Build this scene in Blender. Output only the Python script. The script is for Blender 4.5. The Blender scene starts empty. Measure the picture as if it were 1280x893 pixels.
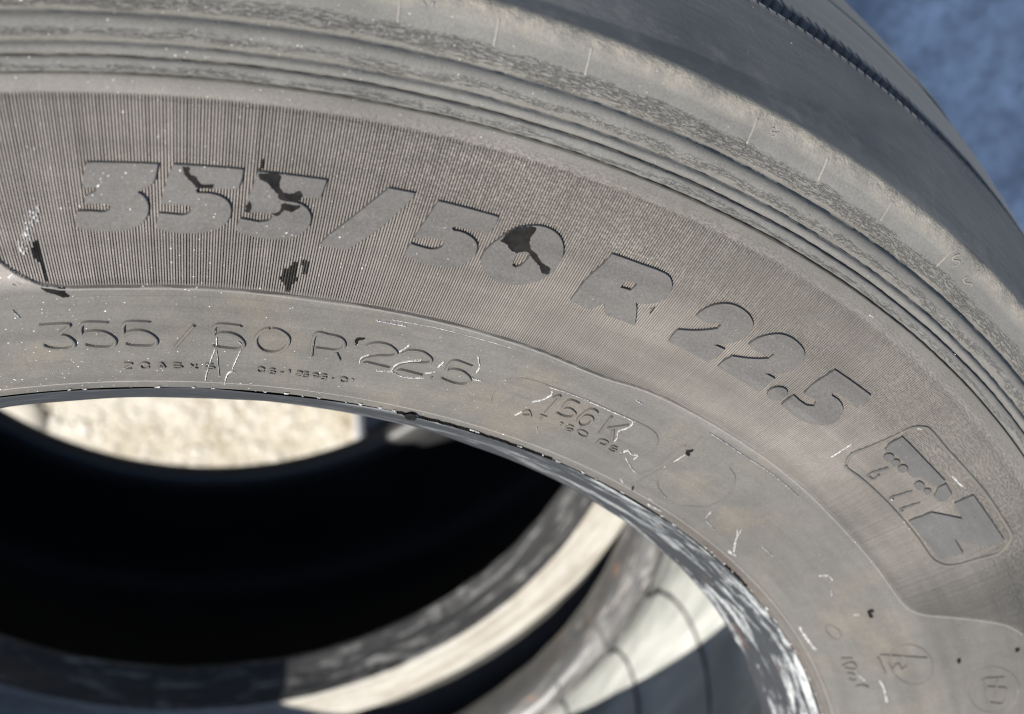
import bpy, bmesh, math, random
import numpy as np
from mathutils import Matrix, Vector
from mathutils.geometry import tessellate_polygon

rad = math.radians
rng = random.Random(7)
nrg = np.random.default_rng(11)
scene = bpy.context.scene
col = scene.collection

# ------------------------------------------------------------------ camera
cam_loc = Vector((0.09473, 0.53759, 0.97480))
cam_tgt = Vector((0.14561, 0.31299, 0.65700))
f = (cam_tgt - cam_loc).normalized()
rt = f.cross(Vector((0, 1, 0))).normalized()
up = rt.cross(f)
cd = bpy.data.cameras.new('camera')
cam = bpy.data.objects.new('camera', cd)
col.objects.link(cam)
m = Matrix((rt, up, -f)).transposed().to_4x4()
m.translation = cam_loc
cam.matrix_world = m
cd.sensor_width = 36
cd.lens = 44.826
cd.clip_start = 0.01
cd.clip_end = 400
cd.dof.use_dof = True
cd.dof.focus_distance = 0.40
cd.dof.aperture_fstop = 10
scene.camera = cam

# ------------------------------------------------------------------ sky, sun, exposure
SUN = Vector((-0.54, 0.0, 1.0)).normalized()
w = bpy.data.worlds.new('World')
scene.world = w
w.use_nodes = True
nt = w.node_tree
bg = nt.nodes['Background']
sky = nt.nodes.new('ShaderNodeTexSky')
sky.sky_type = 'NISHITA'
sky.sun_disc = False
sky.sun_elevation = math.asin(SUN.z)
sky.sun_rotation = rad(270)
sky.altitude = 100
sky.air_density = 1.0
sky.dust_density = 0.6
sky.ozone_density = 1.6
nt.links.new(sky.outputs[0], bg.inputs[0])
bg.inputs[1].default_value = 0.11
ld = bpy.data.lights.new('sun', 'SUN')
ld.energy = 5.0
ld.angle = rad(0.55)
ld.color = (1.0, 0.955, 0.885)
sun = bpy.data.objects.new('sun', ld)
sun.rotation_euler = SUN.to_track_quat('Z', 'Y').to_euler()
sun.location = SUN * 6
col.objects.link(sun)
scene.view_settings.view_transform = 'Standard'
scene.view_settings.look = 'None'
scene.view_settings.exposure = 1.0
scene.view_settings.gamma = 1.0
scene.view_settings.use_curve_mapping = False
scene.cycles.filter_width = 1.05
scene.cycles.max_bounces = 6
scene.cycles.diffuse_bounces = 2

# traced marks on the sidewall: angle in 1/100 degree, radius in 1/100 mm
DATA={'plates':[('3',[(481,38961),(744,38965),(739,38764),(729,38468),(715,38337),(694,38255),(669,38164),(661,38102),(676,38051),(691,37927),(701,37736),(700,37519),(687,37277),(664,37096),(629,36969),(577,36878),(510,36865),(439,36925),(405,37020),(408,37259),(422,37495),(476,37484),(530,37464),(550,37538),(557,37646),(544,37723),(512,37751),(459,37742),(455,37836),(465,37963),(490,38056),(507,38132),(503,38237),(454,38249),(461,38508),(473,38797)],[]),('5',[(807,38978),(1070,38981),(1067,38733),(1056,38403),(899,38337),(889,38259),(897,38164),(946,38173),(990,38100),(1018,37966),(1032,37757),(1030,37491),(1012,37257),(974,37056),(917,36909),(849,36862),(780,36898),(730,36992),(737,37223),(749,37468),(804,37443),(843,37436),(868,37513),(879,37627),(870,37754),(843,37794),(772,37779),(753,37768),(768,38185),(790,38700)],[]),('5',[(1131,38962),(1398,38970),(1393,38693),(1386,38399),(1319,38371),(1234,38332),(1225,38258),(1239,38174),(1284,38160),(1325,38090),(1352,37916),(1364,37703),(1360,37449),(1338,37222),(1301,37025),(1238,36908),(1162,36901),(1097,36972),(1061,37063),(1068,37248),(1077,37455),(1120,37419),(1155,37400),(1194,37477),(1209,37601),(1202,37707),(1173,37727),(1111,37723),(1091,37709),(1101,38111),(1118,38558)],[]),('/',[(1654,39041),(1761,39041),(1743,38742),(1652,37708),(1546,36857),(1427,36889),(1447,37151),(1546,38028)],[]),('5',[(1866,38960),(2131,38927),(2131,38651),(2116,38342),(2034,38334),(1963,38326),(1957,38242),(1968,38161),(2003,38175),(2053,38094),(2085,37951),(2098,37772),(2097,37486),(2080,37246),(2049,37059),(2001,36927),(1942,36890),(1866,36922),(1802,37006),(1805,37238),(1813,37436),(1857,37396),(1916,37403),(1949,37550),(1955,37687),(1938,37782),(1903,37814),(1820,37647),(1830,38000),(1851,38524)],[]),('0',[(2282,38942),(2324,39021),(2373,39008),(2419,38886),(2453,38655),(2474,38333),(2476,37964),(2460,37599),(2426,37273),(2383,37056),(2334,36926),(2272,36873),(2217,36954),(2170,37131),(2142,37391),(2140,37751),(2157,38042),(2177,38264),(2200,38543),(2233,38766)],[[(2277,37983),(2319,38086),(2339,38042),(2338,37907),(2323,37608),(2302,37498),(2281,37544),(2277,37720)]]),('R',[(2681,38912),(2809,38932),(2964,38948),(3008,38762),(3026,38522),(3023,38200),(3000,37985),(2955,37789),(2912,37718),(2940,37488),(2984,36972),(2824,36935),(2779,37323),(2732,36907),(2625,36999),(2639,37876),(2674,38656)],[[(2803,38213),(2817,38338),(2866,38333),(2867,38227),(2856,38019),(2801,37990)]]),('2',[(3219,38136),(3232,38434),(3261,38723),(3310,38939),(3366,39014),(3433,38960),(3483,38796),(3505,38563),(3502,38227),(3482,37946),(3441,37728),(3400,37512),(3472,37540),(3466,37231),(3454,36886),(3197,36929),(3191,37166),(3193,37430),(3262,37628),(3322,37868),(3359,38064),(3362,38236),(3337,38283),(3310,38146),(3263,38081)],[]),('2',[(3556,38087),(3565,38366),(3595,38653),(3643,38900),(3701,38995),(3767,38962),(3820,38840),(3851,38585),(3854,38247),(3829,37918),(3787,37694),(3744,37515),(3818,37536),(3814,37190),(3805,36841),(3517,36910),(3518,37158),(3535,37466),(3598,37624),(3663,37845),(3699,38019),(3706,38261),(3680,38234),(3658,38045),(3611,38038)],[]),('.',[(3935,37378),(3948,37283),(3951,37160),(3944,37033),(3930,36924),(3910,36859),(3888,36851),(3868,36903),(3855,37003),(3852,37127),(3859,37252),(3874,37356),(3895,37418),(3917,37426)],[]),('5',[(4032,38919),(4306,38970),(4314,38669),(4301,38356),(4156,38387),(4129,38258),(4138,38158),(4197,38165),(4251,38051),(4280,37853),(4292,37520),(4273,37228),(4224,37014),(4150,36860),(4065,36848),(3979,36891),(3978,37176),(3981,37401),(4029,37361),(4090,37379),(4122,37514),(4109,37689),(4077,37725),(4016,37674),(4007,38045),(4020,38519)],[]),('T',[(4666,38628),(4895,38623),(5107,38663),(5115,38418),(5085,38270),(5017,38180),(4970,38056),(4958,37918),(4909,37901),(4876,38041),(4796,38058),(4728,38038),(4671,37903),(4654,38200)],[]),('Z',[(5320,39133),(5515,39147),(5757,39185),(5737,38512),(5561,37697),(5705,37672),(5660,36837),(5456,36800),(5253,36784),(5276,37610),(5441,38348),(5300,38459)],[]),('I',[(5128,38377),(5136,38622),(5224,38552),(5248,38276),(5226,38057),(5171,38053)],[]),('b',[(4753,37912),(4764,37832),(4763,37736),(4751,37662),(4732,37639),(4714,37676),(4703,37757),(4704,37852),(4717,37925),(4735,37948)],[]),('b',[(4810,37929),(4819,37864),(4818,37785),(4808,37724),(4793,37704),(4778,37733),(4769,37800),(4770,37878),(4780,37938),(4795,37958)],[]),('b',[(4880,37969),(4890,37894),(4890,37803),(4879,37733),(4861,37710),(4843,37743),(4832,37819),(4833,37909),(4844,37978),(4862,38002)],[]),('b',[(5068,37962),(5074,37875),(5067,37790),(5049,37741),(5028,37747),(5011,37805),(5005,37892),(5012,37975),(5030,38023),(5051,38018)],[]),('b',[(5131,38017),(5136,37955),(5132,37894),(5119,37859),(5104,37863),(5092,37905),(5087,37967),(5092,38027),(5104,38062),(5119,38058)],[])],
'stains':[('letter',[(838,38951),(866,38944),(867,38756),(890,38663),(912,38463),(961,38469),(958,38382),(913,38344),(891,38367),(869,38547),(851,38664),(843,38807)]),('letter',[(1134,38935),(1212,38961),(1217,38686),(1231,38461),(1268,38430),(1299,38548),(1316,38412),(1304,38290),(1295,38192),(1244,38197),(1221,38233),(1213,38379),(1189,38531),(1168,38685),(1137,38766)]),('rib',[(1132,39358),(1155,39217),(1155,39035),(1131,38996),(1134,39160)]),('letter',[(1106,38071),(1114,37946),(1113,37725),(1092,37719),(1097,37889)]),('letter',[(1195,37746),(1228,37819),(1240,38096),(1280,38089),(1314,38087),(1284,37871),(1250,37883),(1225,37682)]),('letter',[(2183,38224),(2200,38543),(2233,38775),(2283,38937),(2304,38924),(2308,38806),(2301,38609),(2312,38374),(2330,38232),(2356,38159),(2399,37941),(2446,37837),(2458,37703),(2450,37586),(2427,37603),(2400,37782),(2365,37917),(2341,38020),(2317,38113),(2291,38078),(2277,37983),(2238,38056),(2217,38167)]),('rib',[(243,36585),(243,35928),(236,35009),(222,35039),(225,35695),(207,35846),(199,36134),(212,36387)]),('smooth',[(198,34906),(255,34809),(302,34769),(303,34608),(318,34468),(286,34425),(265,34541),(226,34638),(205,34754)]),('rib',[(1280,35526),(1289,35838),(1307,35804),(1319,35986),(1341,36107),(1344,35688),(1361,35397),(1336,35219),(1336,34939),(1306,34912),(1303,35292),(1277,35370)]),('rib',[(1365,36212),(1390,36238),(1394,35687),(1367,35659)]),('smooth',[(1718,33325),(1726,33419),(1757,33478),(1760,33420),(1734,33327),(1738,33146),(1729,33133)]),('smooth',[(3847,33332),(3847,33431),(3863,33388),(3873,33516),(3883,33452),(3878,33328),(3895,33264),(3898,33180),(3873,33208)]),('rib',[(3012,37538),(3004,37681),(3011,37786),(3022,37738),(3025,37580),(3021,37518)]),('smooth',[(5948,33437),(5942,33606),(5971,33634),(5979,33492),(6020,33516),(6017,33396)]),('smooth',[(6682,35778),(6674,35892),(6713,35891),(6721,35777)]),('smooth',[(6736,38043),(6735,38188),(6763,38203),(6766,38068)]),('heel',[(2203,29986),(2234,30207),(2283,30076),(2287,29881),(2235,29840)]),('smooth',[(3884,30613),(3887,30672),(3915,30506),(3914,30457)])],'small':[('3',[[(130,33324),(267,33332),(274,33221),(221,32921),(257,32801),(279,32552),(273,32347),(239,32258),(179,32276),(138,32384),(119,32499)]]),('5',[[(468,33276),(465,33321),(348,33335),(329,32841),(358,32953),(410,32972),(456,32874),(486,32629),(483,32401),(457,32253),(400,32253),(355,32315),(326,32395)]]),('5',[[(673,33288),(670,33339),(553,33330),(537,32828),(565,32929),(617,32975),(661,32882),(693,32658),(696,32436),(673,32287),(615,32271),(562,32308),(531,32395)]]),('/',[[(893,33307),(783,32183)]]),('5',[[(1121,33292),(1116,33354),(1000,33340),(995,32853),(1021,32970),(1067,32996),(1114,32887),(1144,32660),(1147,32449),(1121,32303),(1066,32292),(1018,32323),(982,32391)]]),('0',[[(1275,33374),(1322,33329),(1365,33120),(1379,32857),(1368,32559),(1337,32348),(1294,32274),(1249,32345),(1217,32571),(1207,32883),(1226,33169),(1250,33320),(1275,33374)]]),('R',[[(1516,32222),(1505,33333),(1578,33384),(1636,33334),(1665,33153),(1670,32912),(1635,32739),(1578,32718),(1522,32708)],[(1631,32734),(1679,32254)]]),('2',[[(1786,33066),(1801,33263),(1849,33385),(1904,33353),(1946,33176),(1956,33013),(1925,32884),(1870,32792),(1813,32602),(1794,32369),(1840,32387),(1960,32330)]]),('2',[[(1984,33026),(1998,33229),(2033,33349),(2091,33363),(2140,33202),(2155,33011),(2122,32889),(2051,32768),(2011,32576),(1992,32308),(2034,32345),(2157,32304)]]),('.',[[(2201,32314),(2214,32300)]]),('5',[[(2385,33272),(2267,33312),(2263,32766),(2288,32903),(2339,32939),(2390,32815),(2417,32634),(2413,32419),(2363,32300),(2306,32319),(2255,32387)]]),('1',[[(2908,32981),(2940,33165),(2950,32165)]]),('5',[[(3077,33179),(3007,33165),(3012,32737),(3049,32817),(3099,32711),(3105,32496),(3056,32376),(2999,32416)]]),('6',[[(3215,33081),(3177,33170),(3148,33069),(3141,32717),(3154,32432),(3192,32281),(3222,32389),(3229,32659),(3200,32837),(3166,32809),(3153,32620)]]),('K',[[(3292,33251),(3336,32231)],[(3429,33192),(3337,32634)],[(3369,32761),(3451,32130)]])],'tiny':[('Z',[[(504,31489),(555,31446),(510,31197),(555,31190)]]),('Q',[[(646,31347),(640,31253),(624,31204),(608,31221),(599,31299),(600,31398),(612,31474),(628,31491),(642,31441),(646,31347)],[(629,31282),(647,31168)]]),('A',[[(690,31186),(713,31482),(735,31191)],[(700,31284),(725,31286)]]),('5',[[(826,31464),(782,31477),(777,31367),(818,31353),(821,31243),(772,31234)]]),('X',[[(864,31474),(914,31210)],[(909,31474),(868,31195)]]),('5',[[(1000,31487),(958,31492),(955,31373),(996,31360),(997,31250),(951,31260)]]),('0',[[(1281,31378),(1276,31297),(1261,31268),(1247,31310),(1241,31397),(1246,31478),(1260,31506),(1275,31465),(1281,31378)]]),('8',[[(1341,31412),(1337,31372),(1327,31359),(1316,31380),(1311,31424),(1315,31464),(1326,31477),(1337,31456),(1341,31412)],[(1346,31291),(1341,31246),(1328,31231),(1314,31256),(1309,31305),(1314,31351),(1327,31365),(1340,31341),(1346,31291)]]),('-',[[(1366,31347),(1394,31351)]]),('1',[[(1412,31466),(1421,31490),(1422,31278)]]),('2',[[(1457,31473),(1482,31491),(1493,31426),(1462,31288),(1497,31286)]]),('8',[[(1531,31434),(1527,31392),(1517,31376),(1505,31396),(1500,31438),(1504,31480),(1515,31496),(1526,31477),(1531,31434)],[(1534,31319),(1530,31272),(1517,31254),(1504,31276),(1498,31324),(1502,31371),(1515,31389),(1528,31367),(1534,31319)]]),('9',[[(1589,31414),(1585,31367),(1573,31348),(1560,31369),(1555,31417),(1559,31464),(1570,31482),(1583,31462),(1589,31414)],[(1589,31420),(1588,31310),(1563,31259)]]),('8',[[(1638,31445),(1634,31403),(1623,31385),(1612,31403),(1606,31445),(1610,31487),(1621,31504),(1632,31487),(1638,31445)],[(1642,31323),(1638,31276),(1626,31256),(1612,31276),(1606,31324),(1610,31371),(1623,31391),(1636,31371),(1642,31323)]]),('-',[[(1661,31361),(1687,31364)]]),('0',[[(1760,31377),(1756,31298),(1742,31268),(1726,31303),(1718,31384),(1722,31462),(1736,31492),(1752,31457),(1760,31377)]]),('1',[[(1778,31430),(1790,31463),(1790,31352)]]),('A',[[(2816,31604),(2847,32079),(2906,31782)],[(2840,31766),(2887,31880)]]),('T',[[(2925,32073),(2987,32085)],[(2956,32078),(2962,31800)]]),('1',[[(3070,32059),(3094,32049),(3099,31871)]]),('5',[[(3178,32090),(3135,32095),(3137,31909),(3176,31949),(3184,31849),(3135,31824)]]),('0',[[(3290,31959),(3288,31885),(3272,31843),(3249,31849),(3226,31901),(3214,31979),(3216,32052),(3231,32093),(3255,32086),(3277,32035),(3290,31959)]]),('P',[[(3384,31745),(3379,32051),(3428,32076),(3439,31902),(3393,31842)]]),('S',[[(3518,32029),(3478,31998),(3484,31884),(3522,31907),(3523,31784),(3474,31792)]]),('I',[[(3570,31984),(3578,31748)]]),('S',[[(1635,44102),(1627,44076),(1623,44033),(1636,44004),(1636,43954),(1623,43952)]]),('I',[[(1658,44177),(1660,44031),(1657,43928)]]),('S',[[(3056,44146),(3045,44050),(3048,43979),(3071,44015),(3071,43924),(3053,43865)]]),('I',[[(3075,44127),(3078,43889)]]),('S',[[(4143,44163),(4119,43999),(4126,43881),(4160,43986),(4162,43841),(4141,43715)]]),('I',[[(4275,44222),(4279,43930)]]),('S',[[(4251,43847),(4236,43676),(4256,43613),(4291,43724),(4293,43578)]]),('A',[[(6450,33017),(6590,34758)],[(6473,32933),(6691,32962)],[(6556,33238),(6641,33286),(6590,33561),(6659,33632),(6624,33885)]]),('I',[[(6423,31544),(6447,32034)]]),('A',[[(6525,31450),(6494,31915),(6583,31951),(6547,31526)]]),('S',[[(6618,31537),(6647,31816),(6707,31532),(6718,31835)]]),('S',[[(6799,31637),(6792,31960),(6834,32177)]]),('E',[[(6936,36585),(6978,37426)],[(6933,36534),(7227,36499)],[(7026,36623),(7091,37403)],[(6981,37088),(7216,36884)],[(7091,37403),(7236,37209),(7203,36620)]])],'lines':[('frame',[(4608,36543),(4566,36969),(4591,37539),(4633,38475),(4656,39038),(4695,39327),(4747,39444),(4932,39411),(5164,39464),(5377,39519),(5582,39525),(5744,39521),(5799,39352),(5844,38808),(5808,37956),(5784,37290),(5736,36833),(5631,36595),(5439,36602),(5245,36597),(4989,36576),(4766,36530),(4645,36463),(4608,36543)]),('fine',[(4803,37554),(4765,36855),(4816,36841),(4808,37162)]),('fine',[(5056,37609),(5016,36839),(5049,36869)]),('fine',[(5165,37531),(5139,36822),(5169,36832)]),('fine',[(2622,31867),(2596,32190),(2589,32727),(2624,33152),(2686,33394),(2775,33445),(2854,33431),(3071,33447),(3262,33415),(3396,33423),(3525,33423),(3612,33308),(3675,32991),(3706,32595),(3703,32253)]),('fine',[(3833,34258),(3846,33596),(3866,32622),(3866,31683),(3859,30569)]),('fine',[(3822,33532),(3802,33244),(3832,32071),(3804,31331)]),('fine',[(4134,33947),(4154,33690),(4238,33508),(4303,33210),(4371,32661),(4386,32108),(4357,31605),(4308,31310),(4256,31034)]),('fine',[(3935,31518),(4010,31203),(4137,30991)]),('fine',[(7154,37874),(7212,37808),(7262,37678),(7300,37490),(7323,37257),(7331,36992),(7327,36726),(7307,36467),(7271,36234),(7221,36045),(7161,35916),(7096,35855),(7030,35868),(6968,35951),(6915,36098),(6874,36295),(6848,36528),(6839,36781),(6847,37036),(6875,37284),(6917,37504),(6969,37682),(7029,37808),(7092,37873),(7154,37874)]),('fine',[(6795,34615),(6833,34457),(6857,34267),(6867,34059),(6861,33847),(6838,33646),(6801,33471),(6751,33337),(6693,33254),(6631,33228),(6569,33261),(6512,33349),(6463,33485),(6427,33658),(6406,33854),(6400,34060),(6409,34262),(6433,34447),(6471,34604),(6518,34724),(6574,34801),(6633,34830),(6692,34807),(6746,34734),(6795,34615)]),('fine',[(6189,31938),(6197,31844),(6186,31743),(6158,31655),(6119,31599),(6077,31586),(6040,31620),(6015,31691),(6009,31785),(6020,31883),(6048,31967),(6087,32021),(6128,32034),(6165,32005),(6189,31938)]),('fine',[(2969,44500),(2980,43351)]),('fine',[(3323,44447),(3342,43409)]),('fine',[(3697,44511),(3701,43427)]),('fine',[(1894,44508),(1904,43397)]),('fine',[(2249,44302),(2262,43361)]),('fine',[(1547,44000),(1554,43417)]),('fine',[(4097,44206),(4076,43395)])],'scratch':[(0.45,[(990,33308),(1003,32848),(1004,32357),(968,31289),(953,30546)]),(0.3,[(1004,32357),(1019,31680),(1033,30825)]),(0.4,[(1113,32666),(1138,32399),(1101,31280)]),(0.55,[(1130,31123),(1098,31162),(1075,30934),(1067,30454)]),(0.35,[(2836,33419),(2875,33414),(2971,33443),(3071,33447)]),(0.5,[(3071,33447),(3262,33415),(3396,33423),(3432,33331),(3437,33026),(3414,32729),(3449,32417),(3459,32200)]),(0.45,[(2881,33267),(2891,33047),(2864,32700),(2827,32495)]),(0.6,[(3567,31811),(3583,32092),(3630,32029),(3663,32124),(3673,31842)]),(0.55,[(3627,31746),(3708,31494),(3773,31340)]),(0.4,[(3335,32216),(3298,33189)]),(0.45,[(2804,31615),(2845,32099)]),(0.6,[(3766,30696),(3812,30594)]),(0.4,[(3318,34287),(3376,34247)]),(0.3,[(2982,31456),(3024,31152)]),(0.4,[(1788,32236),(1785,32572),(1821,32779)]),(0.5,[(1975,32151),(1986,32561),(2040,32814),(2107,32983)]),(0.35,[(1983,32165),(2070,32047),(2177,32214)]),(0.35,[(1783,33052),(1821,33284)]),(0.35,[(1966,33129),(2004,33565)]),(0.5,[(2379,33737),(2420,33306),(2424,33010)]),(0.5,[(2413,32819),(2439,32720),(2487,32756)]),(0.4,[(2158,32417),(2216,32616)]),(0.4,[(2207,32796),(2224,33177)]),(0.35,[(1891,32087),(1974,32166)]),(0.3,[(1858,34475),(2093,34524),(2290,34517),(2512,34506)]),(0.35,[(1780,34317),(1945,34317)]),(0.3,[(3829,34476),(3982,34468),(4148,34439),(4386,34485),(4657,34431)]),(0.4,[(3871,32594),(3873,33182)]),(0.4,[(4714,31846),(4813,31219),(4902,30866)]),(0.5,[(4891,30641),(4977,30774)]),(0.35,[(4963,31843),(5093,31867)]),(0.4,[(4053,30511),(4106,30554)]),(0.4,[(4120,30208),(4245,30292)]),(0.3,[(4437,31642),(4478,31225),(4570,31111),(4629,31071)]),(0.7,[(5440,32689),(5472,33027),(5538,33016)]),(0.5,[(5632,32718),(5691,32602)]),(0.6,[(5950,32882),(5970,33155)]),(1.1,[(5973,30748),(6120,30737),(6288,30817)]),(0.9,[(6765,32670),(6869,32718),(7037,32666)]),(0.4,[(4700,31740),(4918,30820)]),(0.6,[(4887,30702),(4948,30724)]),(0.5,[(5128,39004),(5231,38991)]),(0.7,[(6614,31858),(6746,32118)]),(1.2,[(67,35258),(103,35457)]),(0.6,[(83,35224),(102,35360)]),(0.5,[(94,35120),(129,34953)]),(0.5,[(72,35009),(94,34971)]),(0.4,[(36,34052),(64,33672)]),(0.8,[(4505,36368),(4506,37250)]),(0.7,[(4656,39053),(4716,39308)]),(1.0,[(4194,42027),(4334,42070)]),(0.8,[(4409,41759),(4485,41781)]),(0.8,[(3944,41036),(3977,41010)]),(0.7,[(4256,42620),(4370,42774)]),(0.8,[(4939,39457),(5095,39406)]),(0.7,[(5118,38951),(5236,39036)]),(0.22,[(321,34744),(1101,34823),(1484,34782)]),(0.3,[(1971,34777),(2310,34773),(2596,34712)]),(0.5,[(2306,34833),(2675,34770),(2771,34765)])],'panel':[(56,35831),(99,35445),(147,35152),(199,34931),(256,34834),(321,34761),(616,34758),(986,34804),(1484,34768),(1971,34795),(2595,34731),(3034,34608),(3439,34845),(4442,34839),(5046,34734),(5555,34746),(5778,34747),(5959,34801),(6070,34995),(6153,35411),(6230,36095),(6336,36985),(6448,37797),(6524,38182),(6629,38544)]}

# ------------------------------------------------------------------ material helpers
class NT:
    def __init__(self, name):
        self.m = bpy.data.materials.new(name)
        self.m.use_nodes = True
        self.t = self.m.node_tree
        self.b = self.t.nodes['Principled BSDF']
    def n(self, typ, **kw):
        nd = self.t.nodes.new('ShaderNode' + typ)
        for k, v in kw.items():
            if k == 'ins':
                for i, q in v.items():
                    nd.inputs[i].default_value = q
            else:
                setattr(nd, k, v)
        return nd
    def l(self, a, b):
        self.t.links.new(a, b)
    def uv(self):
        if not hasattr(self, '_uv'):
            self._uv = self.n('UVMap', uv_map='polar')
        return self._uv.outputs[0]
    def sep(self):
        if not hasattr(self, '_sep'):
            self._sep = self.n('SeparateXYZ')
            self.l(self.uv(), self._sep.inputs[0])
        return self._sep
    def obj(self):
        if not hasattr(self, '_tc'):
            self._tc = self.n('TexCoord')
        return self._tc.outputs['Object']
    def noise(self, vec, scale, detail=4, rough=.55, stretch=None, dist=0):
        if stretch:
            mp = self.n('Mapping')
            mp.inputs['Scale'].default_value = stretch
            self.l(vec, mp.inputs[0])
            vec = mp.outputs[0]
        nd = self.n('TexNoise')
        nd.inputs['Scale'].default_value = scale
        nd.inputs['Detail'].default_value = detail
        nd.inputs['Roughness'].default_value = rough
        nd.inputs['Distortion'].default_value = dist
        self.l(vec, nd.inputs['Vector'])
        return nd.outputs[0]
    def ramp(self, fac, lo, hi, a=0.0, b=1.0):
        nd = self.n('MapRange')
        nd.inputs[1].default_value = lo
        nd.inputs[2].default_value = hi
        nd.inputs[3].default_value = a
        nd.inputs[4].default_value = b
        self.l(fac, nd.inputs[0])
        return nd.outputs[0]
    def math(self, op, a, b=None):
        nd = self.n('Math', operation=op)
        for i, q in enumerate((a, b)):
            if q is None:
                continue
            if isinstance(q, (int, float)):
                nd.inputs[i].default_value = q
            else:
                self.l(q, nd.inputs[i])
        return nd.outputs[0]
    def mix(self, fac, a, b):
        nd = self.n('Mix', data_type='RGBA')
        if isinstance(fac, (int, float)):
            nd.inputs[0].default_value = fac
        else:
            self.l(fac, nd.inputs[0])
        for i, q in ((6, a), (7, b)):
            if isinstance(q, tuple):
                nd.inputs[i].default_value = q + (1,)
            else:
                self.l(q, nd.inputs[i])
        return nd.outputs[2]
    def bump(self, h, strength, dist, prev=None):
        nd = self.n('Bump')
        nd.inputs['Strength'].default_value = strength
        nd.inputs['Distance'].default_value = dist
        self.l(h, nd.inputs['Height'])
        if prev is not None:
            self.l(prev, nd.inputs['Normal'])
        return nd.outputs[0]
    def done(self, colr, rough=.8, normal=None, spec=.3):
        if isinstance(colr, tuple):
            self.b.inputs['Base Color'].default_value = colr + (1,)
        else:
            self.l(colr, self.b.inputs['Base Color'])
        if isinstance(rough, (int, float)):
            self.b.inputs['Roughness'].default_value = rough
        else:
            self.l(rough, self.b.inputs['Roughness'])
        self.b.inputs['Specular IOR Level'].default_value = spec
        if normal is not None:
            self.l(normal, self.b.inputs['Normal'])
        return self.m

def specks(M, scale, lo, hi, stretch=None):
    """sparse bright grains: where a fine noise peaks"""
    n = M.noise(M.obj(), scale, 1, .5)
    big = M.noise(M.obj(), 22, 3)
    lim = M.ramp(big, .35, .7, 0, .05)
    return M.ramp(M.math('ADD', n, lim), lo, hi)

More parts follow.
